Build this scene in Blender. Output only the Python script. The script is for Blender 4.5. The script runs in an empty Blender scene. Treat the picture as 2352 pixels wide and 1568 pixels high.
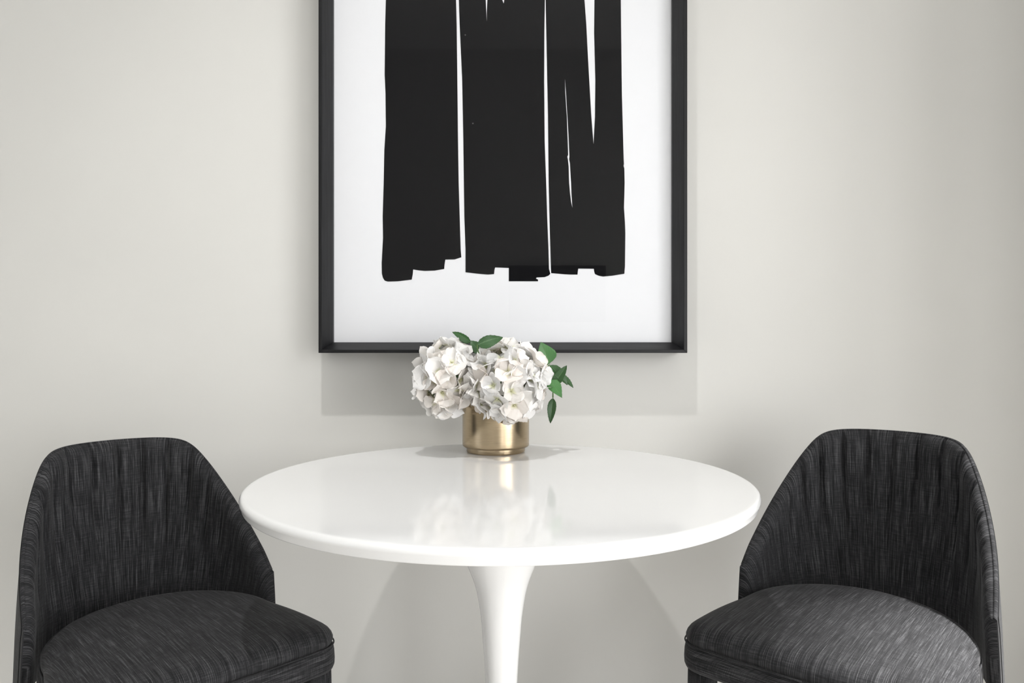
import bpy, bmesh, math, random
from mathutils import Vector, Matrix, noise
from mathutils.geometry import tessellate_polygon
PI = math.pi
SC = bpy.context.scene
COL = SC.collection

# ---------------------------------------------------------------- camera
F = 1647.0; EYE = 0.997; WALL = 1.93
cam = bpy.data.cameras.new('camera'); co = bpy.data.objects.new('camera', cam); COL.objects.link(co)
cam.sensor_width = 36.0; cam.lens = F * 36.0 / 2352.0
co.location = (0, 0, EYE); co.rotation_euler = (PI / 2, 0, 0)
SC.camera = co

# ---------------------------------------------------------------- world, lights, exposure
w = bpy.data.worlds.new('world'); SC.world = w; w.use_nodes = True
w.node_tree.nodes['Background'].inputs[0].default_value = (0.85, 0.92, 1.0, 1)
w.node_tree.nodes['Background'].inputs[1].default_value = 1.0

def area(name, loc, rot, sx, sy, power, color=(1, 1, 1), spread=PI):
    l = bpy.data.lights.new(name, 'AREA'); l.shape = 'RECTANGLE'; l.size = sx; l.size_y = sy
    l.energy = power; l.color = color; l.spread = spread
    o = bpy.data.objects.new(name, l); COL.objects.link(o); o.location = loc; o.rotation_euler = rot
    return o
CEIL = 3.6; XR = 2.35; XL = -4.2; YB = -2.6
# daylight from the right window; left and front window lights are added fill
area('daylight_and_fill', (XR + 0.02, -0.80, 1.32), (0, PI / 2, 0), 2.35, 1.9, 92, (1.0, 0.99, 0.985))
area('daylight_and_fill', (XL - 0.02, -0.6, 1.8), (0, -PI / 2, 0), 1.9, 1.9, 4, (1.0, 0.99, 0.985))
area('daylight_and_fill', (1.88, YB - .02, 1.2), (PI / 2, 0, 0), .85, 2.2, 30, (1.0, 0.99, 0.985))
DL = (-0.27, 0.55, CEIL - 0.03)      # recessed ceiling lamp above the table

SC.view_settings.view_transform = 'Standard'; SC.view_settings.look = 'None'
SC.view_settings.gamma = 1.0; SC.view_settings.use_curve_mapping = False
SC.view_settings.exposure = 0.11

# ---------------------------------------------------------------- helpers
def srgb(r, g, b):
    f = lambda c: (c / 255 / 12.92) if c <= 10 else ((c / 255 + .055) / 1.055) ** 2.4
    return (f(r), f(g), f(b), 1)

def link(name, me, mat=None, parent=None):
    o = bpy.data.objects.new(name, me); COL.objects.link(o)
    if mat:
        me.materials.append(mat)
    if parent: o.parent = parent
    return o

def mesh(name, verts, faces, uvs=None, smooth=True):
    me = bpy.data.meshes.new(name); me.from_pydata([tuple(v) for v in verts], [], faces)
    if uvs:
        uv = me.uv_layers.new(name='UVMap')
        for l in me.loops: uv.data[l.index].uv = uvs[l.vertex_index]
    if smooth: me.polygons.foreach_set('use_smooth', [True] * len(me.polygons))
    me.update()
    return me

def fix(me):
    bm = bmesh.new(); bm.from_mesh(me); bmesh.ops.recalc_face_normals(bm, faces=bm.faces[:]); bm.to_mesh(me); bm.free()
    return me

def thing(name, label, cat, loc=(0, 0, 0), rz=0, group=None):
    o = bpy.data.objects.new(name, None); COL.objects.link(o); o.empty_display_size = .1
    o.location = loc; o.rotation_euler = (0, 0, rz); o['label'] = label; o['category'] = cat
    if group: o['group'] = group
    return o

def lathe(name, prof, n=96, uvk=1.0):
    V = []; Fc = []; U = []
    acc = 0
    for k, (r, z) in enumerate(prof):
        if k: acc += math.hypot(r - prof[k-1][0], z - prof[k-1][1])
        for i in range(n):
            a = 2 * PI * i / n
            V.append((r * math.cos(a), r * math.sin(a), z)); U.append((a, acc))
    for k in range(len(prof) - 1):
        for i in range(n):
            j = (i + 1) % n
            Fc.append((k*n+i, k*n+j, (k+1)*n+j, (k+1)*n+i))
    if prof[0][0] > 1e-6: Fc.append(tuple(range(n))[::-1])
    if prof[-1][0] > 1e-6: Fc.append(tuple((len(prof)-1)*n + i for i in range(n)))
    return fix(mesh(name, V, Fc, U))

def arc(cx, cz, r, a0, a1, n=6):
    return [(cx + r*math.cos(math.radians(a0 + (a1-a0)*i/n)), cz + r*math.sin(math.radians(a0 + (a1-a0)*i/n))) for i in range(n+1)]

def box(name, x0, x1, y0, y1, z0, z1, mat, parent=None, bev=0):
    V = [(x, y, z) for x in (x0, x1) for y in (y0, y1) for z in (z0, z1)]
    Fc = [(0,1,3,2),(4,6,7,5),(0,4,5,1),(2,3,7,6),(0,2,6,4),(1,5,7,3)]
    me = fix(mesh(name, V, Fc, smooth=False))
    o = link(name, me, mat, parent)
    if bev:
        m = o.modifiers.new('b', 'BEVEL'); m.width = bev; m.segments = 3
    return o

def struct(o): o['kind'] = 'structure'; return o

def smooth_by_angle(me, deg=35):
    bm = bmesh.new(); bm.from_mesh(me)
    for f in bm.faces: f.smooth = True
    for e in bm.edges:
        if len(e.link_faces) == 2 and e.calc_face_angle(0) > math.radians(deg): e.smooth = False
    bm.to_mesh(me); bm.free(); return me

# ---------------------------------------------------------------- materials
def newmat(name):
    m = bpy.data.materials.new(name); m.use_nodes = True
    nt = m.node_tree; b = nt.nodes['Principled BSDF']
    return m, nt, b
def N(nt, t, **kw):
    n = nt.nodes.new(t)
    for k, v in kw.items():
        if k.startswith('i_'): n.inputs[int(k[2:])].default_value = v
        else: setattr(n, k, v)
    return n
def ramp(nt, fac, stops):
    r = N(nt, 'ShaderNodeValToRGB'); nt.links.new(fac, r.inputs[0])
    e = r.color_ramp.elements
    while len(e) < len(stops): e.new(.5)
    for k, (p, c) in enumerate(stops): e[k].position = p; e[k].color = c
    return r.outputs[0]
def setp(b, **kw):
    for k, v in kw.items(): b.inputs[k.replace('_', ' ')].default_value = v

def mat_wall(name, col, col2):
    m, nt, b = newmat(name)
    tc = N(nt, 'ShaderNodeTexCoord')
    n1 = N(nt, 'ShaderNodeTexNoise'); n1.inputs['Scale'].default_value = 1.3; n1.inputs['Detail'].default_value = 3
    nt.links.new(tc.outputs['Object'], n1.inputs['Vector'])
    nt.links.new(ramp(nt, n1.outputs['Fac'], [(.35, col), (.65, col2)]), b.inputs['Base Color'])
    n2 = N(nt, 'ShaderNodeTexNoise'); n2.inputs['Scale'].default_value = 260
    nt.links.new(tc.outputs['Object'], n2.inputs['Vector'])
    bp = N(nt, 'ShaderNodeBump'); bp.inputs['Strength'].default_value = .04; bp.inputs['Distance'].default_value = .001
    nt.links.new(n2.outputs['Fac'], bp.inputs['Height']); nt.links.new(bp.outputs[0], b.inputs['Normal'])
    setp(b, Roughness=.75); b.inputs['Specular IOR Level'].default_value = .25
    return m
M_wall = mat_wall('wall_paint', srgb(214, 213, 209), srgb(217, 216, 212))
M_ceil = mat_wall('ceiling_paint', srgb(240, 240, 238), srgb(242, 242, 240))
M_base = mat_wall('trim_paint', srgb(240, 240, 238), srgb(242, 242, 240))

def mat_floor():
    m, nt, b = newmat('oak_floor')
    tc = N(nt, 'ShaderNodeTexCoord'); mp = N(nt, 'ShaderNodeMapping'); mp.inputs['Scale'].default_value = (1, 1, 1)
    nt.links.new(tc.outputs['Object'], mp.inputs[0])
    br = N(nt, 'ShaderNodeTexBrick'); br.inputs['Scale'].default_value = 1
    br.inputs['Brick Width'].default_value = 1.4; br.inputs['Row Height'].default_value = .16; br.inputs['Mortar Size'].default_value = .002
    br.inputs['Color1'].default_value = srgb(216, 213, 208); br.inputs['Color2'].default_value = srgb(224, 221, 216); br.inputs['Mortar'].default_value = srgb(150, 144, 138)
    nt.links.new(mp.outputs[0], br.inputs['Vector']); nt.links.new(br.outputs['Color'], b.inputs['Base Color'])
    setp(b, Roughness=.45)
    return m
M_floor = mat_floor()

def mat_lacquer():
    m, nt, b = newmat('white_lacquer')
    tc = N(nt, 'ShaderNodeTexCoord'); n = N(nt, 'ShaderNodeTexNoise'); n.inputs['Scale'].default_value = 3
    nt.links.new(tc.outputs['Object'], n.inputs['Vector'])
    nt.links.new(ramp(nt, n.outputs['Fac'], [(.3, (.83, .83, .828, 1)), (.7, (.86, .86, .858, 1))]), b.inputs['Base Color'])
    n2 = N(nt, 'ShaderNodeTexNoise'); n2.inputs['Scale'].default_value = 14
    nt.links.new(tc.outputs['Object'], n2.inputs['Vector'])
    bp = N(nt, 'ShaderNodeBump'); bp.inputs['Strength'].default_value = .05; bp.inputs['Distance'].default_value = .001
    nt.links.new(n2.outputs['Fac'], bp.inputs['Height']); nt.links.new(bp.outputs[0], b.inputs['Normal'])
    setp(b, Roughness=.09, IOR=1.5)
    return m
M_lac = mat_lacquer()

def mat_fabric():
    m, nt, b = newmat('charcoal_fabric')
    uv = N(nt, 'ShaderNodeUVMap')
    def nz(su, sv, det=3, rough=.6):
        mp = N(nt, 'ShaderNodeMapping'); mp.inputs['Scale'].default_value = (su, sv, 1); nt.links.new(uv.outputs[0], mp.inputs[0])
        n = N(nt, 'ShaderNodeTexNoise'); n.inputs['Scale'].default_value = 1; n.inputs['Detail'].default_value = det; n.inputs['Roughness'].default_value = rough
        nt.links.new(mp.outputs[0], n.inputs['Vector']); return n.outputs['Fac']
    a = nz(620, 13, 3, .7); c = nz(40, 560, 2, .6); d = nz(120, 5, 2, .5)
    def mix(x, y, f):
        q = N(nt, 'ShaderNodeMix'); q.data_type = 'FLOAT'; q.inputs[0].default_value = f
        nt.links.new(x, q.inputs[2]); nt.links.new(y, q.inputs[3]); return q.outputs[0]
    f = mix(mix(a, c, .24), d, .15)
    nt.links.new(ramp(nt, f, [(.37, (.003, .003, .0035, 1)), (.495, (.0165, .0165, .018, 1)), (.60, (.058, .058, .061, 1)), (.72, (.14, .14, .144, 1))]), b.inputs['Base Color'])
    bp = N(nt, 'ShaderNodeBump'); bp.inputs['Strength'].default_value = .5; bp.inputs['Distance'].default_value = .0012
    nt.links.new(f, bp.inputs['Height']); nt.links.new(bp.outputs[0], b.inputs['Normal'])
    setp(b, Roughness=.8); b.inputs['Specular IOR Level'].default_value = .22
    b.inputs['Sheen Weight'].default_value = .06; b.inputs['Sheen Roughness'].default_value = .4
    return m
M_fab = mat_fabric()
def plain(name, col, rough=.5, metal=0, spec=.5, var=.9):
    m, nt, b = newmat(name)
    tc = N(nt, 'ShaderNodeTexCoord'); n = N(nt, 'ShaderNodeTexNoise'); n.inputs['Scale'].default_value = 60
    nt.links.new(tc.outputs['Object'], n.inputs['Vector'])
    c2 = tuple(x * var for x in col[:3]) + (1,)
    nt.links.new(ramp(nt, n.outputs['Fac'], [(.3, c2), (.7, col)]), b.inputs['Base Color'])
    setp(b, Roughness=rough, Metallic=metal); b.inputs['Specular IOR Level'].default_value = spec
    return m
M_pipe = plain('black_piping', (.006, .006, .007, 1), .7, 0, .2)

def mat_blackwood():
    m, nt, b = newmat('black_stained_wood')
    uv = N(nt, 'ShaderNodeUVMap'); mp = N(nt, 'ShaderNodeMapping'); mp.inputs['Scale'].default_value = (500, 9, 1)
    nt.links.new(uv.outputs[0], mp.inputs[0])
    n = N(nt, 'ShaderNodeTexNoise'); n.inputs['Scale'].default_value = 1; n.inputs['Detail'].default_value = 3
    nt.links.new(mp.outputs[0], n.inputs['Vector'])
    nt.links.new(ramp(nt, n.outputs['Fac'], [(.35, (.0035, .0035, .004, 1)), (.65, (.011, .011, .0125, 1))]), b.inputs['Base Color'])
    bp = N(nt, 'ShaderNodeBump'); bp.inputs['Strength'].default_value = .35; bp.inputs['Distance'].default_value = .0006
    nt.links.new(n.outputs['Fac'], bp.inputs['Height']); nt.links.new(bp.outputs[0], b.inputs['Normal'])
    setp(b, Roughness=.42); b.inputs['Specular IOR Level'].default_value = .3
    return m
M_bw = mat_blackwood()
M_paper = plain('print_paper', srgb(227, 228, 231), .7, 0, .2, .99)
M_ink = plain('black_ink', (.0066, .0066, .0074, 1), .6, 0, .02, .97)

def mat_glass():
    m = bpy.data.materials.new('picture_glass'); m.use_nodes = True; nt = m.node_tree
    nt.nodes.remove(nt.nodes['Principled BSDF']); out = nt.nodes['Material Output']
    t = N(nt, 'ShaderNodeBsdfTransparent'); g = N(nt, 'ShaderNodeBsdfGlossy'); g.inputs['Roughness'].default_value = 0.0
    fr = N(nt, 'ShaderNodeFresnel'); fr.inputs[0].default_value = 1.33
    mx = N(nt, 'ShaderNodeMixShader'); ge = N(nt, 'ShaderNodeNewGeometry'); iv = N(nt, 'ShaderNodeMath', operation='SUBTRACT'); iv.inputs[0].default_value = 1
    nt.links.new(ge.outputs['Backfacing'], iv.inputs[1]); mu = N(nt, 'ShaderNodeMath', operation='MULTIPLY')
    nt.links.new(fr.outputs[0], mu.inputs[0]); nt.links.new(iv.outputs[0], mu.inputs[1]); nt.links.new(mu.outputs[0], mx.inputs[0]); nt.links.new(t.outputs[0], mx.inputs[1]); nt.links.new(g.outputs[0], mx.inputs[2])
    nt.links.new(mx.outputs[0], out.inputs[0]); return m
M_glass = mat_glass()

def mat_brass():
    m, nt, b = newmat('brushed_brass')
    uv = N(nt, 'ShaderNodeUVMap'); mp = N(nt, 'ShaderNodeMapping'); mp.inputs['Scale'].default_value = (3, 900, 1)
    nt.links.new(uv.outputs[0], mp.inputs[0])
    n = N(nt, 'ShaderNodeTexNoise'); n.inputs['Scale'].default_value = 1; n.inputs['Detail'].default_value = 4
    nt.links.new(mp.outputs[0], n.inputs['Vector'])
    nt.links.new(ramp(nt, n.outputs['Fac'], [(.3, (.40, .315, .205, 1)), (.7, (.50, .40, .27, 1))]), b.inputs['Base Color'])
    tg = N(nt, 'ShaderNodeTangent'); tg.direction_type = 'RADIAL'; tg.axis = 'Z'
    nt.links.new(tg.outputs[0], b.inputs['Tangent'])
    setp(b, Metallic=1.0, Roughness=.17, Anisotropic=.88)
    b.inputs['Anisotropic Rotation'].default_value = .0
    return m
M_brass = mat_brass()

def mat_petal():
    m = bpy.data.materials.new('white_petal'); m.use_nodes = True; nt = m.node_tree
    b = nt.nodes['Principled BSDF']; out = nt.nodes['Material Output']
    oi = N(nt, 'ShaderNodeObjectInfo'); uv = N(nt, 'ShaderNodeUVMap'); sx = N(nt, 'ShaderNodeSeparateXYZ'); nt.links.new(uv.outputs[0], sx.inputs[0])
    tint = ramp(nt, oi.outputs['Random'], [(0, (.93, .87, .82, 1)), (.35, (.95, .92, .88, 1)), (.6, (.96, .945, .925, 1)), (1, (.97, .965, .96, 1))])
    base = ramp(nt, sx.outputs['Y'], [(0, (.74, .76, .50, 1)), (.25, (1, 1, 1, 1))])
    mul = N(nt, 'ShaderNodeMix'); mul.data_type = 'RGBA'; mul.blend_type = 'MULTIPLY'; mul.inputs[0].default_value = 1
    nt.links.new(tint, mul.inputs[6]); nt.links.new(base, mul.inputs[7])
    mp = N(nt, 'ShaderNodeMapping'); mp.inputs['Scale'].default_value = (26, 3, 1); nt.links.new(uv.outputs[0], mp.inputs[0])
    n = N(nt, 'ShaderNodeTexNoise'); n.inputs['Scale'].default_value = 1; nt.links.new(mp.outputs[0], n.inputs['Vector'])
    bp = N(nt, 'ShaderNodeBump'); bp.inputs['Strength'].default_value = .35; bp.inputs['Distance'].default_value = .001
    nt.links.new(n.outputs['Fac'], bp.inputs['Height'])
    nt.links.new(bp.outputs[0], b.inputs['Normal']); nt.links.new(mul.outputs[2], b.inputs['Base Color'])
    setp(b, Roughness=.6); b.inputs['Specular IOR Level'].default_value = .25
    tr = N(nt, 'ShaderNodeBsdfTranslucent'); nt.links.new(mul.outputs[2], tr.inputs[0])
    mx = N(nt, 'ShaderNodeMixShader'); mx.inputs[0].default_value = .25
    nt.links.new(b.outputs[0], mx.inputs[1]); nt.links.new(tr.outputs[0], mx.inputs[2]); nt.links.new(mx.outputs[0], out.inputs[0])
    return m
M_petal = mat_petal()

def mat_leaf(name='green_leaf', k=1.0):
    m, nt, b = newmat(name)
    uv = N(nt, 'ShaderNodeUVMap'); sx = N(nt, 'ShaderNodeSeparateXYZ'); nt.links.new(uv.outputs[0], sx.inputs[0])
    # side veins: |x| sheared with y
    ab = N(nt, 'ShaderNodeMath', operation='ABSOLUTE'); nt.links.new(sx.outputs['X'], ab.inputs[0])
    s1 = N(nt, 'ShaderNodeMath', operation='MULTIPLY_ADD'); nt.links.new(ab.outputs[0], s1.inputs[0]); s1.inputs[1].default_value = -.55; nt.links.new(sx.outputs['Y'], s1.inputs[2])
    s2 = N(nt, 'ShaderNodeMath', operation='MULTIPLY'); nt.links.new(s1.outputs[0], s2.inputs[0]); s2.inputs[1].default_value = 44
    s3 = N(nt, 'ShaderNodeMath', operation='SINE'); nt.links.new(s2.outputs[0], s3.inputs[0])
    v1 = ramp(nt, s3.outputs[0], [(.93, (0, 0, 0, 1)), (1, (.5, .5, .5, 1))])
    v2 = ramp(nt, ab.outputs[0], [(.0, (1, 1, 1, 1)), (.06, (0, 0, 0, 1))])
    mxv = N(nt, 'ShaderNodeMix'); mxv.data_type = 'RGBA'; mxv.blend_type = 'LIGHTEN'; mxv.inputs[0].default_value = 1
    nt.links.new(v1, mxv.inputs[6]); nt.links.new(v2, mxv.inputs[7])
    oi = N(nt, 'ShaderNodeObjectInfo')
    tint = ramp(nt, oi.outputs['Random'], [(0, (.022 * k, .072 * k, .018 * k, 1)), (1, (.034 * k, .10 * k, .028 * k, 1))])
    m2 = N(nt, 'ShaderNodeMix'); m2.data_type = 'RGBA'
    nt.links.new(mxv.outputs[2], m2.inputs[0]); nt.links.new(tint, m2.inputs[6]); m2.inputs[7].default_value = (.13, .25, .10, 1)
    nt.links.new(m2.outputs[2], b.inputs['Base Color'])
    setp(b, Roughness=.42); b.inputs['Subsurface Weight'].default_value = 0
    bp = N(nt, 'ShaderNodeBump'); bp.inputs['Strength'].default_value = .4; bp.inputs['Distance'].default_value = .001; bp.invert = True
    nt.links.new(mxv.outputs[2], bp.inputs['Height']); nt.links.new(bp.outputs[0], b.inputs['Normal'])
    return m
M_leaf = mat_leaf(); M_leaf2 = mat_leaf('pale_green_leaf', 2.4)
M_stem = plain('green_stem', (.10, .19, .05, 1), .55)
M_bud = plain('cream_bud', (.80, .76, .55, 1), .6)
M_screen = plain('dark_screen', (.01, .01, .012, 1), .2)
M_alu = plain('white_metal', (.8, .8, .8, 1), .4)

# ---------------------------------------------------------------- room shell
T = .12
struct(box('floor', XL - T, XR + T, YB - T, WALL + T, -.1, 0, M_floor))
struct(box('ceiling', XL - T, XR + T, YB - T, WALL + T, CEIL, CEIL + .1, M_ceil))
struct(box('wall_back', XL - T, XR + T, WALL, WALL + T, 0, CEIL, M_wall))
def front_wall(wx0, wx1, wz0, wz1):
    V = []; Fc = []
    for (a0, a1, b0, b1) in ((XL - T, wx0, 0, CEIL), (wx1, XR + T, 0, CEIL), (wx0, wx1, 0, wz0), (wx0, wx1, wz1, CEIL)):
        k = len(V); V.extend([(a, y, b) for y in (YB - T, YB) for a in (a0, a1) for b in (b0, b1)])
        Fc.extend([tuple(k + i for i in f) for f in [(0,1,3,2),(4,6,7,5),(0,4,5,1),(2,3,7,6),(0,2,6,4),(1,5,7,3)]])
    struct(link('wall_front', fix(mesh('wall_front', V, Fc, smooth=False)), M_wall))
front_wall(1.45, 2.3, .1, 2.3)
def side_wall(name, x0, x1, wy0, wy1, wz0, wz1):
    V = []; Fc = []
    def bx(y0, y1, z0, z1):
        k = len(V)
        V.extend([(x, y, z) for x in (x0, x1) for y in (y0, y1) for z in (z0, z1)])
        Fc.extend([tuple(k + i for i in f) for f in [(0,1,3,2),(4,6,7,5),(0,4,5,1),(2,3,7,6),(0,2,6,4),(1,5,7,3)]])
    bx(YB, wy0, 0, CEIL); bx(wy1, WALL, 0, CEIL); bx(wy0, wy1, 0, wz0); bx(wy0, wy1, wz1, CEIL)
    struct(link(name, fix(mesh(name, V, Fc, smooth=False)), M_wall))
side_wall('wall_right', XR, XR + T, -1.75, .15, .12, 2.52)
struct(box('added_shade_pier', 1.50, XR - .001, .85, 1.05, 0.001, CEIL - .001, M_wall))  # unseen pier, added to block window light from the back wall's right end
side_wall('wall_left', XL - T, XL, -1.55, .35, .85, 2.75)
def window(name, x, y0, y1, z0, z1, sgn, rot=0, loc=None):
    r = bpy.data.objects.new(name, None); COL.objects.link(r); r.location = loc or (x, (y0+y1)/2, z0); r['kind'] = 'structure'; r.rotation_euler = (0, 0, rot)
    cy = (y0+y1)/2; hw = (y1-y0)/2; h = z1-z0; t = .05
    V = []; Fc = []
    def bx(a0, a1, b0, b1):
        k = len(V); V.extend([(xx, a, bb) for xx in (-.025, .025) for a in (a0, a1) for bb in (b0, b1)])
        Fc.extend([tuple(k + i for i in f) for f in [(0,1,3,2),(4,6,7,5),(0,4,5,1),(2,3,7,6),(0,2,6,4),(1,5,7,3)]])
    bx(-hw, -hw+t, 0, h); bx(hw-t, hw, 0, h); bx(-hw+t, hw-t, 0, t); bx(-hw+t, hw-t, h-t, h); bx(-.025, .025, t, h-t)
    link('window_frame', fix(mesh('window_frame', V, Fc, smooth=False)), M_alu, r)
window('window_1', XR - .03, -1.75, .15, .12, 2.52, 1)
window('added_fill_window_left', XL + .03, -1.55, .35, .85, 2.75, -1)  # window added for soft fill from the left
window('added_fill_window_front', 0, -.425, .425, 0, 2.2, 1, PI / 2, (1.875, YB + .03, .1))  # low window added behind the camera to lift the wall under the table
struct(box('baseboard_back', XL, XR, WALL - .012, WALL, 0, .06, M_base, bev=.003))

# recessed ceiling lamps
def ceiling_lamp(label, x, y, energy, cone, blend, radius, aim):
    lamp = thing('ceiling_lamp', label, 'lamp', (x, y, CEIL), 0, 'recessed ceiling lamps')
    link('trim_ring', lathe('trim_ring', [(.045, -.004), (.06, -.006), (.062, -.001), (.045, -.0005)], 48), M_alu, lamp)
    sp = bpy.data.lights.new('lamp_light', 'SPOT'); sp.energy = energy; sp.spot_size = math.radians(cone); sp.spot_blend = blend
    sp.shadow_soft_size = radius; sp.color = (1, .99, .98)
    so = bpy.data.objects.new('lamp_light', sp); COL.objects.link(so); so.location = (x, y, CEIL - .03)
    so.rotation_euler = (Vector(aim) - so.location).to_track_quat('-Z', 'Y').to_euler()
ceiling_lamp('round white recessed ceiling lamp above the front of the table', DL[0], DL[1], 130, 95, .8, .03, (DL[0], DL[1], 0))
ceiling_lamp('added round white recessed ceiling lamp, out of view, brightening the right chair seat', 2.2, 1.70, 2600, 19, 1.0, .09, (.94, 1.00, .47))  # extra spot added out of view to brighten the right seat

# a dark screen on the wall behind the camera, reflected faintly in the picture glass
scr = thing('wall_screen', 'dark screen on the facing wall, seen as a faint reflection in the picture glass', 'screen', (.40, YB, 1.17))
box('screen_body', -.43, .43, 0, .04, 0, .50, M_screen, scr, .006)

# ---------------------------------------------------------------- picture
DF = WALL - .085; DP = DF + .044
def fx(px, d): return (px - 1176.0) / F * d
def fz(py, d): return EYE - (py - 784.0) / F * d
cxp = fx(1155, DF); TOPZ = 2.46
pic = thing('framed_print', 'abstract print of black blocks on white paper in a deep black wooden frame', 'picture', (cxp, WALL, fz(810.3, DF)))
pz0 = pic.location.z
def P(px, py, d, dy=0): return Vector((fx(px, d) - cxp, d - WALL + dy, fz(py, d) - pz0))
# corner positions of the mitred frame section: outer front, inner front, inner back (at the glass), outer back
def rect(xl, xr, yb, d, top):
    a = P(xl, yb, d); b = P(xr, yb, d)
    return [Vector((a.x, a.y, a.z)), Vector((b.x, a.y, a.z)), Vector((b.x, a.y, top)), Vector((a.x, a.y, top))]
H = TOPZ - pz0
of = rect(731.3, 1578.8, 810.3, DF, H)
inf = rect(739.3, 1571.0, 803.0, DF, H - .008)
inb = rect(764.8, 1544.2, 785.8, DP, H - .030)
ibk = [v + Vector((0, .034, 0)) for v in inb]
obk = [Vector((v.x, -.002, v.z)) for v in of]
for k in range(4):
    k2 = (k + 1) % 4
    V = []; U = []
    for ri, r in enumerate((of, inf, inb, ibk, obk)):
        a, b = r[k], r[k2]; Lh = (b - a).length
        V += [a, b]; U += [(ri * .013 + k * .3, 0), (ri * .013 + k * .3, Lh)]
    Fc = [(2*i, 2*i+1, 2*((i+1) % 5)+1, 2*((i+1) % 5)) for i in range(5)] + [(0, 2, 4, 6, 8), (1, 9, 7, 5, 3)]
    o = link('frame_rail', fix(mesh('frame_rail', V, Fc, U, smooth=False)), M_bw, pic)
    mb = o.modifiers.new('b', 'BEVEL'); mb.width = .0007; mb.segments = 2; mb.limit_method = 'ANGLE'; mb.angle_limit = math.radians(15)
# paper
yb_ = DP - WALL + .012
a, b = inb[0], inb[2]
box('print_sheet', a.x - .004, b.x + .004, yb_, yb_ + .003, a.z - .004, b.z + .004, M_paper, pic)
box('backing_board', a.x - .004, b.x + .004, yb_ + .0035, yb_ + .008, a.z - .004, b.z + .004, M_base, pic)
box('glass_pane', a.x - .003, b.x + .003, DP - WALL + .003, DP - WALL + .0045, a.z - .003, b.z + .003, M_glass, pic)
# ink shapes, drawn in the plane of the sheet
DI = DP + .012
def q4(l): return [(700 + x / 2.6133, y / 2.6133) for x, y in l]
def q5(l): return [(700 + x / 2.6133, 420 + y / 2.6133) for x, y in l]
def ink(name, pts, mat, off, parent=pic, label=None):
    p = [P(x, y if y > 0 else y * .40, DI, 0) for x, y in pts]
    for v in p: v.y = yb_ - off
    n = len(p); V = p + [v + Vector((0, off * .9, 0)) for v in p]
    tri = tessellate_polygon([[Vector((v.x, v.z, 0)) for v in p]])
    Fc = [tuple(t) for t in tri] + [(i, (i+1) % n, n + (i+1) % n, n + i) for i in range(n)]
    o = link(name, fix(mesh(name, V, Fc, smooth=False)), mat, parent)
    if label: o['label'] = label
    return o
TP = -820
b1 = [(884, TP + 30), (889, -400), (886.4, 0)] + q4([(483, 150), (480, 450), (485, 560), (487, 760), (478, 900), (474, 1098)]) + q5([(468, 200), (470, 330), (462, 480), (463, 545), (470, 570), (480, 586), (498, 592), (560, 590), (642, 580), (648, 550), (651, 519), (680, 524), (720, 528), (780, 526), (837, 516), (839, 490), (844, 460), (900, 459), (940, 446), (936, 400), (930, 200), (924, 0)]) + q4([(920, 850), (915, 400), (912, 150), (908, 0)]) + [(1044, -300), (1043, TP + 10)]
b2 = [(1047, TP + 4), (1049, -300), (1054, 0)] + q4([(930, 150), (945, 480), (952, 850), (955, 1098)]) + q5([(958, 200), (965, 400), (965, 536), (1040, 545), (1100, 550), (1136, 547), (1139, 520), (1143, 507), (1225, 510), (1225, 590), (1400, 590), (1400, 580), (1388, 574), (1392, 567), (1440, 565), (1463, 556), (1474, 545), (1466, 515), (1463, 400), (1455, 200), (1449, 0)]) + q4([(1440, 850), (1437, 500), (1438, 200), (1441, 0)]) + [(1250, -300), (1249, TP + 20), (1190, TP), (1170, TP + 60), (1152, -300), (1158.4, 0), (1156.9, 8), (1153.5, 0), (1149, -340), (1130, -420), (1122, -300), (1119.5, 0)] + q4([(1093, 70), (1093, 130), (1089, 60), (1086, 0)]) + [(1112, -280), (1110, TP + 30)]
b3 = [(1253, TP + 10), (1252, -300)] + q4([(1446, 0), (1452, 300), (1460, 700), (1464, 1098)]) + q5([(1470, 250), (1477, 500), (1479, 541), (1560, 548), (1600, 550), (1637, 550), (1639, 530), (1642, 514), (1735, 515), (1737, 530), (1742, 547), (1765, 557), (1790, 562), (1850, 556), (1918, 545), (1922, 500), (1924, 300), (1922, 240), (1916, 150), (1920, 0)]) + q4([(1918, 1010), (1913, 995), (1916, 985), (1914, 950), (1903, 550), (1897, 0)]) + [(1424, -300), (1420, TP + 30), (1372, TP + 12), (1370, -200)] + q4([(1739, 0), (1737, 200), (1744, 480), (1742, 700), (1733, 865), (1720, 700), (1700, 350), (1690, 150), (1679, 0)]) + [(1330, -200), (1322, TP)]
ink('ink_block', b1, M_ink, .0006); ink('ink_block', b2, M_ink, .0006)
ib = ink('ink_block', b3, M_ink, .0006)
sl = q4([(1562, 475), (1565, 520), (1570, 600), (1582, 800), (1588, 940), (1586, 955), (1591, 980), (1598, 1098)]) + q5([(1600, 60), (1606, 147), (1598, 110), (1592, 60), (1587, 0)]) + q4([(1584, 1000), (1580, 960), (1576, 940), (1581, 930), (1578, 830), (1573, 700), (1564, 560)])
ink('paper_sliver', sl, M_paper, .0011)
# two flecks in the ink
for (x, y) in ((1068.5, 80.5), (1086, 283.5)):
    ink('paper_sliver', [(x - 1.6, y), (x, y - 1.5), (x + 1.8, y - .8), (x + .6, y + 2.2)], plain('ink_fleck', (.12, .12, .12, 1), .6), .0011)

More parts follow.
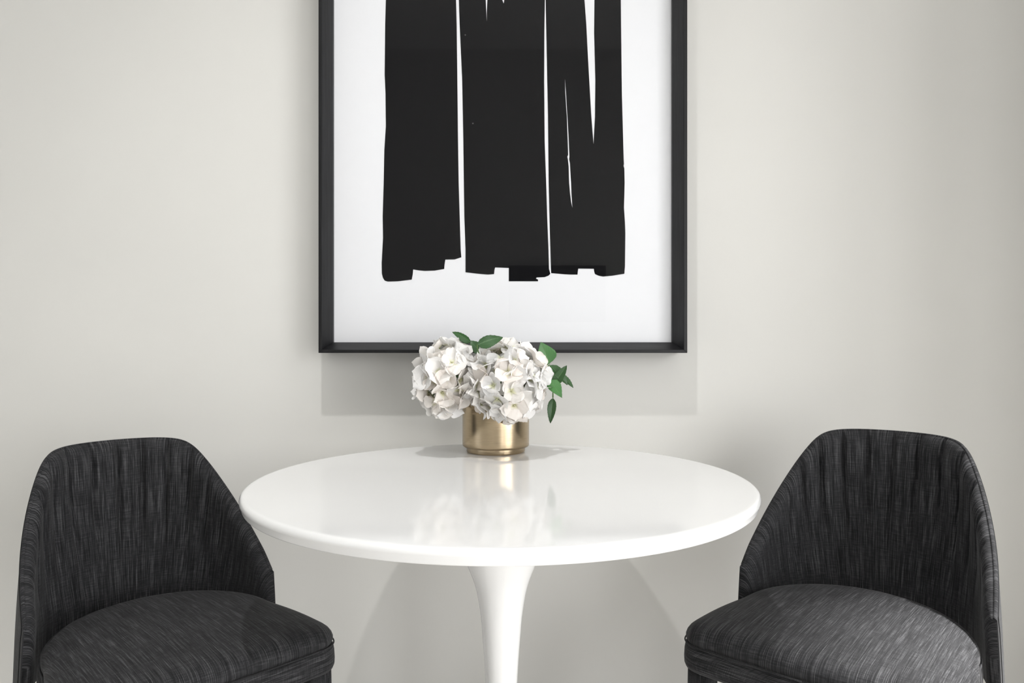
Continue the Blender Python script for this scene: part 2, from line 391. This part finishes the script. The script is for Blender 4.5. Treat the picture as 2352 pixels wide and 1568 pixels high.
# ---------------------------------------------------------------- table
TR = .48; TX = -.0207; TY = 1.4016; TZ = .73
tab = thing('pedestal_table', 'round glossy white pedestal table with a trumpet shaped stem', 'table', (TX, TY, 0))
top_prof = [(0, TZ)] + [(TR * k / 10, TZ) for k in range(1, 9)] + [(TR - .0125, TZ)] + arc(TR - .009, TZ - .009, .009, 82, -14, 10) + [(TR - .0042, TZ - .019)] + arc(TR - .0085, TZ - .0195, .005, -24, -75, 5) + [(TR - .045, TZ - .032), (TR - .10, TZ - .036), (0, TZ - .036)]
link('tabletop', lathe('tabletop', top_prof, 256), M_lac, tab)
st = [(.0001, TZ - .037), (.155, TZ - .037), (.157, TZ - .042), (.132, .672), (.104, .640), (.085, .605), (.069, .567), (.0553, .533), (.0472, .503), (.0408, .463), (.0372, .423), (.034, .383), (.0309, .331), (.0290, .28), (.0285, .23), (.0300, .18), (.036, .13), (.050, .09), (.078, .058), (.125, .034), (.18, .020), (.232, .010), (.238, .005), (.236, .0), (.0001, .0)]
def spline(pr, k0, k1, m=4):
    out = pr[:k0]
    for i in range(k0, k1):
        p0, p1, p2, p3 = pr[i-1], pr[i], pr[i+1], pr[i+2]
        for j in range(m):
            t = j / m
            out.append(tuple(.5 * (2*p1[c] + (p2[c]-p0[c])*t + (2*p0[c]-5*p1[c]+4*p2[c]-p3[c])*t*t + (3*p1[c]-p0[c]-3*p2[c]+p3[c])*t**3) for c in (0, 1)))
    return out + pr[k1:]
link('pedestal', lathe('pedestal', spline(st, 3, 21), 128), M_lac, tab)

# ---------------------------------------------------------------- vase
VX, VY = -.0393, 1.743
vz = [(.0001, .0), (.066, .0)] + arc(.0675, .0035, .0035, -90, 0, 4) + [(.0712, .0105), (.0712, .0125), (.0735, .0128)] + arc(.0755, .0185, .0055, -80, 0, 6) + [(.081, .03), (.081, .09), (.081, .1445), (.0804, .146), (.0793, .146), (.0788, .1445), (.0785, .09), (.0785, .02), (.0001, .018)]
vase = link('vase', lathe('vase', vz, 128), M_brass)
vase.location = (VX, VY, TZ)
vase['label'] = 'cylindrical brushed brass vase with a stepped foot holding the white hydrangeas'; vase['category'] = 'vase'
smooth_by_angle(vase.data, 40)

# ---------------------------------------------------------------- hydrangeas
def floret_mesh(seed):
    rnd = random.Random(seed); V = []; Fc = []; U = []
    npet = 4; nu, nv = 8, 9
    open_ = rnd.uniform(.05, .75)
    for k in range(npet):
        az = k * PI / 2 + rnd.uniform(-.15, .15); L = rnd.uniform(.026, .033); W = L * rnd.uniform(.50, .60)
        lift = open_ + rnd.uniform(-.25, .30); cup = rnd.uniform(-.35, .85); tw = rnd.uniform(-.35, .35); curl = rnd.uniform(-.9, .9)
        zoff = (k % 2) * .0012
        ph = rnd.uniform(0, 6)
        b0 = len(V)
        # centre line bent in the radial plane
        x = .0015; z = zoff; a = lift
        cl = []
        for j in range(nv + 1):
            cl.append((x, z, a)); x += math.cos(a) * L / nv; z += math.sin(a) * L / nv; a += curl / nv
        for j in range(nv + 1):
            t = j / nv
            wd = W * (math.sin(PI * min(1, (t * .90 + .09)) ** 1.25)) ** .62
            if t > .999: wd = W * .16
            cx_, cz_, an = cl[j]
            for i in range(nu + 1):
                s = -1 + 2 * i / nu
                y = s * wd
                h = cup * (s * s) * wd * .9 + .0012 * math.sin(ph + 5 * t + 3.5 * s) * (abs(s) ** 1.5) * 1.4 + .0006 * math.sin(11 * t + 7 * s + ph)
                tipf = -.0022 * (s * s) * (t ** 4)
                yy = y * math.cos(tw * t) ; hh = h + y * math.sin(tw * t)
                px = cx_ - math.sin(an) * hh + math.cos(an) * tipf; pz = cz_ + math.cos(an) * hh + math.sin(an) * tipf
                V.append((px * math.cos(az) - yy * math.sin(az), px * math.sin(az) + yy * math.cos(az), pz))
                U.append((s * .5 + .5 + k, t))
        for j in range(nv):
            for i in range(nu):
                p = b0 + j * (nu + 1) + i
                Fc.append((p, p + 1, p + nu + 2, p + nu + 1))
    # bud bead in the middle
    b0 = len(V)
    for j in range(4):
        ph_ = PI * (j + .5) / 4
        for i in range(8):
            V.append((.0022 * math.sin(ph_) * math.cos(i * PI / 4), .0022 * math.sin(ph_) * math.sin(i * PI / 4), .0026 + .0022 * math.cos(ph_))); U.append((0, .02))
    for j in range(3):
        for i in range(8): Fc.append((b0 + j*8 + i, b0 + j*8 + (i+1) % 8, b0 + (j+1)*8 + (i+1) % 8, b0 + (j+1)*8 + i))
    me = mesh('floret', V, Fc, U); me.materials.append(M_petal)
    return me
FLO = [floret_mesh(100 + k) for k in range(12)]

def tube(name, paths, mat, parent, n=8):
    V = []; Fc = []; U = []
    for pts, rads in paths:
        b0 = len(V); m = len(pts)
        for k in range(m):
            p = Vector(pts[k]); d = (Vector(pts[min(k+1, m-1)]) - Vector(pts[max(k-1, 0)])).normalized()
            r1 = d.orthogonal().normalized() if k == 0 else (r1 - d * r1.dot(d)).normalized()
            r2 = d.cross(r1)
            for i in range(n):
                a = 2 * PI * i / n; V.append(p + (r1 * math.cos(a) + r2 * math.sin(a)) * rads[k]); U.append((i * .004, k * .02))
        for k in range(m - 1):
            for i in range(n): Fc.append((b0+k*n+i, b0+k*n+(i+1) % n, b0+(k+1)*n+(i+1) % n, b0+(k+1)*n+i))
        Fc.append(tuple(b0 + i for i in range(n))[::-1]); Fc.append(tuple(b0 + (m-1)*n + i for i in range(n)))
    return link(name, mesh(name, V, Fc, U), mat, parent)

def leaf(parent, base, tip, width, normal, fold=.25, droop=.15, seed=0, kind='oval', mat=None):
    """a blade between two points (parent space), folded along its midrib"""
    rnd = random.Random(seed)
    base = Vector(base); tip = Vector(tip); ax = (tip - base); L = ax.length; ax.normalize()
    nrm = Vector(normal); nrm = (nrm - ax * nrm.dot(ax)).normalized(); sd = ax.cross(nrm)
    nu, nv = 12, 26; V = []; U = []; Fc = []
    for j in range(nv + 1):
        t = j / nv
        if kind == 'oval': wd = width * math.sin(PI * t ** .72) ** .75 * (1 - .12 * t)
        else: wd = width * math.sin(PI * t ** .60) ** .95
        if t < .001 or t > .999: wd = .0004
        wd *= 1 + .05 * abs(math.sin(t * 46)) * (t > .1)
        for i in range(nu + 1):
            s = -1 + 2 * i / nu
            h = fold * abs(s) * wd - droop * L * (t * t) + .05 * width * math.sin(9 * t + seed) * abs(s) + .0007 * math.cos(44 * (t - .45 * abs(s)))
            V.append(base + ax * (L * (t + .035 * abs(s) * (1 - t))) + sd * (s * wd) + nrm * (h + droop * L * t)); U.append((s, t))
    for j in range(nv):
        for i in range(nu):
            p = j * (nu + 1) + i; Fc.append((p, p + 1, p + nu + 2, p + nu + 1))
    o = link('leaf', mesh('leaf', V, Fc, U), mat or M_leaf, parent)
    m = o.modifiers.new('s', 'SOLIDIFY'); m.thickness = .0005
    return o

def head(label, centre, radii, nfl, seed, neck):
    rnd = random.Random(seed)
    base = Vector((VX + neck[0], VY + neck[1], TZ + .0195))
    r = thing('hydrangea', label, 'flower', base, 0, 'white hydrangeas in the brass vase')
    c = Vector(centre) - base
    ped = []
    for k in range(nfl):
        z = 1 - 2 * (k + .5) / nfl; ph = k * 2.39996 + seed
        d = Vector((math.sqrt(1 - z*z) * math.cos(ph), math.sqrt(1 - z*z) * math.sin(ph), z))
        d = (d + Vector([rnd.uniform(-.13, .13) for _ in range(3)])).normalized()
        if d.z < -.55 and d.y > -.1 and abs(d.x) < .6: continue
        rr = rnd.uniform(.63, .78)
        p = c + Vector((d.x * radii[0], d.y * radii[1], d.z * radii[2])) * rr
        nrm = (Vector((d.x / radii[0], d.y / radii[1], d.z / radii[2])).normalized() + Vector([rnd.uniform(-.38, .38) for _ in range(3)])).normalized()
        o = bpy.data.objects.new('floret', FLO[rnd.randrange(len(FLO))]); COL.objects.link(o); o.parent = r
        q = nrm.to_track_quat('Z', 'Y').to_matrix().to_4x4() @ Matrix.Rotation(rnd.uniform(0, 6.28), 4, 'Z')
        s = rnd.uniform(.98, 1.24)
        o.matrix_local = Matrix.Translation(p) @ q @ Matrix.Scale(s, 4)
        ped.append(([c - Vector((0, 0, radii[2] * .35)), c + (p - c) * .45, p], [.0012, .001, .0008]))
    tube('flower_stalks', ped, M_stem, r, 5)
    cc = c - Vector((0, 0, radii[2] * .35))
    mid = Vector((-neck[0] * .2 + .0, 0, .11))
    mid = Vector((cc.x * .35, cc.y * .35, .115))
    tube('stem', [([Vector((0, 0, 0)), Vector((cc.x * .1, cc.y * .1, .06)), mid, cc], [.0028, .0028, .0026, .0024])], M_stem, r, 8)
    return r, base
def W3(px, py, d): return Vector((fx(px, d), d, fz(py, d)))
h1, o1 = head('white hydrangea with the smaller cream tinted head, left of the two in the vase', W3(1026, 868, 1.675), (.074, .098, .098), 66, 5, (-.03, -.01))
h2, o2 = head('white hydrangea with the larger round head, right of the two in the vase', W3(1166, 876, 1.655), (.103, .118, .104), 92, 8, (.02, .01))
def lf(h, org, b, t, wd, nrm, **k):
    leaf(h, W3(*b) - org, W3(*t) - org, wd, nrm, **k)
lf(h1, o1, (1082, 786, 1.735), (1039, 762, 1.72), .0125, (.15, -.75, .6), fold=-.25, droop=.25, seed=1)
lf(h1, o1, (1106, 812, 1.70), (1081, 782, 1.71), .014, (.2, -.9, .2), seed=2, fold=.2)
lf(h2, o2, (1096, 792, 1.585), (1155, 774, 1.60), .0165, (-.25, -.85, .45), fold=-.25, droop=.3, seed=3)
lf(h2, o2, (1262, 836, 1.70), (1242, 785, 1.69), .0235, (.1, -.95, .2), fold=.15, droop=.1, seed=4, kind='wide', mat=M_leaf2)
lf(h2, o2, (1262, 838, 1.70), (1303, 884, 1.695), .0135, (.3, -.8, .5), fold=.35, droop=.2, seed=6)
lf(h2, o2, (1270, 885, 1.69), (1302, 839, 1.685), .0125, (.1, -.9, .3), fold=.35, droop=.1, seed=7)
lf(h2, o2, (1284, 858, 1.71), (1317, 890, 1.70), .0085, (.4, -.8, .3), fold=.3, droop=.1, seed=8)
lf(h2, o2, (1262, 872, 1.68), (1291, 913, 1.665), .0155, (.2, -.95, .3), fold=.2, droop=.1, seed=9, kind='wide', mat=M_leaf2)
lf(h2, o2, (1270, 913, 1.70), (1264, 972, 1.69), .0105, (-.1, -.95, .1), fold=.3, droop=.08, seed=10)
def twig(h, org, pts):
    tube('twig', [([W3(*p) - org for p in pts], [.0016] * len(pts))], M_stem, h, 6)
twig(h2, o2, [(1150, 900, 1.72), (1230, 860, 1.72), (1262, 838, 1.70), (1284, 858, 1.71)])
twig(h2, o2, [(1150, 900, 1.72), (1240, 890, 1.71), (1270, 885, 1.69), (1270, 913, 1.70)])
twig(h2, o2, [(1230, 860, 1.72), (1250, 850, 1.715), (1259, 834, 1.70)])
twig(h1, o1, [(1060, 880, 1.72), (1075, 820, 1.73), (1082, 786, 1.735)])
twig(h2, o2, [(1150, 900, 1.72), (1112, 840, 1.68), (1098, 806, 1.62), (1096, 792, 1.585)])

# ---------------------------------------------------------------- chairs
CP = dict(a=.235, b=.218, la=.118, lb=-.043, xe=.022, Ht=.795, He=.523, uc=.472, pw=.76, rc=.051, ct=-.01, ls=-.16)
TH = .026; ZB = .362
def spw(v, p): return math.copysign(abs(v) ** p, v)
def rimH(u):
    c = CP; au = abs(u); d = (c['He'] - c['Ht']) * (au - c['uc']) / (1 - c['uc'])
    return c['Ht'] - (-d + math.sqrt(d * d + c['rc'] ** 2)) / 2 - c['ct'] * au * au - .014 * max(0, (au - .93) / .07) ** 2
def shellpt(u, z, s):
    c = CP; h = z - .45; th = u * PI / 2
    A = c['a'] + c['la'] * h; B = c['b'] + c['lb'] * h + c['ls'] * max(h, 0) ** 2
    return Vector((-(A + s) * spw(math.cos(th), c['pw']) + c['xe'] * abs(math.sin(th)) ** 4, (B + s) * spw(math.sin(th), c['pw']), z))
def smooth01(x): x = max(0, min(1, x)); return x * x * (3 - 2 * x)
def fold_depth(ut, z):
    """stitched channels that fade out towards the seat"""
    k = (z - .47) / .22
    ph = ut / .155
    f = abs(ph - round(ph)) * 2
    g = math.exp(-(f / .21) ** 2) + .2 * (1 - f)
    return g * .0115 * smooth01(k)
def build_back(parent):
    nu, nv = 640, 56; hw = TH / 2
    us = []
    # even spacing by arc length at seat height
    dense = [(-1 + 2 * i / 2000) for i in range(2001)]
    L = [0]
    pp = [shellpt(u, .6, 0) for u in dense]
    for i in range(1, 2001): L.append(L[-1] + (pp[i] - pp[i-1]).length)
    j = 0
    arcs = []
    for i in range(nu + 1):
        t = L[-1] * i / nu
        while j < 1999 and L[j+1] < t: j += 1
        f = (t - L[j]) / max(1e-9, L[j+1] - L[j]); us.append(dense[j] + (dense[j+1] - dense[j]) * min(1, f)); arcs.append(t - L[-1] / 2)
    V = []; U = []; Fc = []
    nr = 7
    ncol = nv + 1 + (nr - 1) + nv + 1
    he = .0035                                   # half thickness of the thin outer edge
    def roll(d, Rr):
        q = 1 - max(0.0, min(1.0, d / Rr)); return math.sqrt(max(0.0, 1 - q ** 2.3))
    for i, u in enumerate(us):
        ends = L[-1] / 2 - abs(arcs[i])
        Hh = rimH(u)
        gz0 = 1 / (1 + 1.5 * max(0, Hh - .45))
        col = []
        top = Hh - he
        shut = min(1.0, .25 + ends / .004 * .75)
        for k in range(nv + 1):
            t = k / nv; z = ZB + (top - ZB) * (1 - (1 - t) ** 1.7)
            gz = 1 / (1 + 1.5 * max(0, z - .45)); ut = arcs[i] * gz
            fac = roll(top - z, .050) * roll(ends, .045)
            s = (hw - 2 * he * shut) - (2 * hw - 2 * he * shut) * fac + fold_depth(ut * 4, z) * min(1.0, fac + .1) * (1 - .8 * smooth01((abs(u) - .50) / .35))
            col.append((u, z, s, (ut, z)))
        for k in range(1, nr):
            a = PI * k / nr
            col.append((u, top + he * math.sin(a), hw - he * shut - he * shut * math.cos(a), (arcs[i] * gz0, Hh + k * .001)))
        for k in range(nv + 1):
            z = top - (top - ZB) * k / nv
            col.append((u, z, hw, (arcs[i] + 2, z)))
        for (uu, z, s, tuv) in col:
            V.append(shellpt(uu, z, s)); U.append(tuv)
    for i in range(nu):
        for k in range(ncol - 1):
            p = i * ncol + k; Fc.append((p, p + ncol, p + ncol + 1, p + 1))
        Fc.append((i * ncol, i * ncol + ncol - 1, (i + 1) * ncol + ncol - 1, (i + 1) * ncol))
    Fc.append(tuple(range(ncol))); Fc.append(tuple(nu * ncol + k for k in range(ncol))[::-1])
    # split the texture at the rim is not needed; the piping covers it
    o = link('backrest', fix(mesh('backrest', V, Fc, U)), M_fab, parent)
    # seam along the outer corner of the rim
    pts = []
    for i, u in enumerate(us):
        if abs(arcs[i]) > L[-1] / 2 - .008: continue
        Hh = rimH(u)
        pts.append(shellpt(u, Hh - .0045, hw + .0002))
    e0 = us[4]; e1 = us[-5]
    low0 = [shellpt(-.985, ZB + .02 + (rimH(-1) - .03 - ZB) * k / 8, hw) for k in range(8)]
    low1 = [shellpt(.985, ZB + .02 + (rimH(1) - .03 - ZB) * k / 8, hw) for k in range(8)][::-1]
    allp = low0 + pts + low1
    tube('piping', [(allp, [.0011] * len(allp))], M_pipe, o, 6)
    return o

def seat_outline(x0=-.152, ax=.222, wy=.207):
    """closed plan curve: elliptical behind, nearly straight sides, rounded front corners"""
    x1, w1, rf, n = .303, .225, .046, 14
    half = []
    for k in range(1, 9): t = k / 9; half.append((x1 + .005 * (1 - t * t), (w1 - rf) * t))
    for k in range(n + 1):
        a = math.radians(90 * k / n); half.append((x1 - rf + rf * math.cos(a), w1 - rf + rf * math.sin(a)))
    xa = x1 - rf; xb = x0 + ax
    for k in range(1, 12):
        t = k / 12; half.append((xa + (xb - xa) * t, w1 + (wy - w1) * t + .005 * math.sin(PI * t)))
    for k in range(2 * n):
        a = math.radians(90 * k / (2 * n)); half.append((xb - ax * math.sin(a), wy * math.cos(a)))
    mir = [(x, -y) for x, y in half[::-1]]
    return [(x1 + .005, 0)] + half + [(x0, 0)] + mir
def ringmesh(name, rings, mat, parent, uvmode, close_top=True, close_bot=True):
    V = []; U = []; Fc = []; n = len(rings[0])
    per = 0
    for ri, r in enumerate(rings):
        acc = 0
        for i, v in enumerate(r):
            V.append(v)
            if i: acc += (Vector(v) - Vector(r[i-1])).length
            U.append((v[1] * 1.0, v[0] - (v[2]) * .0) if uvmode == 'plan' else (v[2], acc))
    for k in range(len(rings) - 1):
        for i in range(n):
            j = (i + 1) % n; Fc.append((k*n+i, k*n+j, (k+1)*n+j, (k+1)*n+i))
    if close_bot: Fc.append(tuple(range(n))[::-1])
    if close_top: Fc.append(tuple((len(rings)-1)*n + i for i in range(n)))
    return link(name, fix(mesh(name, V, Fc, U)), mat, parent)

def make_chair(name, label):
    r = thing(name, label, 'chair', (0, 0, 0), 0, 'charcoal fabric dining chairs beside the white table')
    build_back(r)
    # cushion: domed, puckered above its seam
    O = seat_outline()
    c0 = (.08, 0)
    def ring(off, z, k=0):
        out = []
        for i, (x, y) in enumerate(O):
            d = Vector((x - c0[0], y)); l = d.length; d2 = d.normalized()
            s = 1 + off / l
            out.append((c0[0] + d.x * s, d.y * s, z))
        return out
    def scaled(f, z):
        out = []
        for (x, y) in O:
            xx = c0[0] + (x - c0[0]) * f; yy = y * f
            out.append((xx, yy, z))
        return out
    rings = [ring(-.004, .443), ring(-.0015, .446), ring(.0005, .450), ring(.0005, .455), ring(-.002, .461), ring(-.007, .467), ring(-.015, .4725), ring(-.028, .477)]
    for f, z in ((.80, .4795), (.68, .4815), (.54, .4832), (.40, .4845), (.26, .4852), (.12, .4855), (.02, .4856)): rings.append(scaled(f, z))
    ringmesh('seat_cushion', rings, M_fab, r, 'plan')
    # upholstered band below the cushion, reaching back to the shell
    sm = [Vector(v) for v in ring(.0022, .4445)]; sm.append(sm[0])
    O = seat_outline(-.222, .295, .2065)
    rings = [ring(-.03, .396), ring(-.004, .3965), ring(.001, .399), ring(.0035, .405), ring(.004, .415), ring(.003, .43), ring(.001, .440), ring(-.003, .4435), ring(-.03, .4435)]
    ringmesh('seat_band', rings, M_fab, r, 'wrap')
    tube('seat_piping', [(sm, [.0014] * len(sm))], M_fab, r, 6)
    # four tapered legs
    for sx, sy in ((1, 1), (1, -1), (-1, 1), (-1, -1)):
        V = []; U = []; Fc = []
        tx, ty = (.290 if sx > 0 else -.150), .215 * sy if sx > 0 else .15 * sy
        bx_, by_ = (.294 if sx > 0 else -.215), .220 * sy if sx > 0 else .165 * sy
        n = 20
        for k in range(9):
            t = k / 8; z = .398 * (1 - t)
            w = .0235 + (.0125 - .0235) * t
            cx = tx + (bx_ - tx) * t - sx * w; cy = ty + (by_ - ty) * t - (1 if sy > 0 else -1) * w
            for i in range(n):
                a = 2 * PI * i / n
                V.append((cx + w * spw(math.cos(a), .45), cy + w * spw(math.sin(a), .45), z)); U.append((i * .009 + sx, z))
        for k in range(8):
            for i in range(n):
                j = (i + 1) % n; Fc.append((k*n+i, k*n+j, (k+1)*n+j, (k+1)*n+i))
        Fc.append(tuple(range(n))); Fc.append(tuple(8*n + i for i in range(n))[::-1])
        link('leg', fix(mesh('leg', V, Fc, U)), M_fab, r)
    return r
def dup(root, label):
    r = root.copy(); COL.objects.link(r); r['label'] = label
    for ch in [o for o in root.children]:
        c = ch.copy(); COL.objects.link(c); c.parent = r
        for g in ch.children:
            d = g.copy(); COL.objects.link(d); d.parent = c
    return r
ch1 = make_chair('dining_chair', 'charcoal fabric dining chair left of the table, turned toward the right foreground')
ch2 = dup(ch1, 'charcoal fabric dining chair right of the table, turned toward the left foreground')
ch1.location = (-.682, 1.385, 0); ch1.rotation_euler = (0, 0, -.794); ch1.scale = (.985, .985, .985)
ch2.location = (.673, 1.395, 0); ch2.rotation_euler = (0, 0, 3.999); ch2.scale = (1.006, 1.006, 1.006)
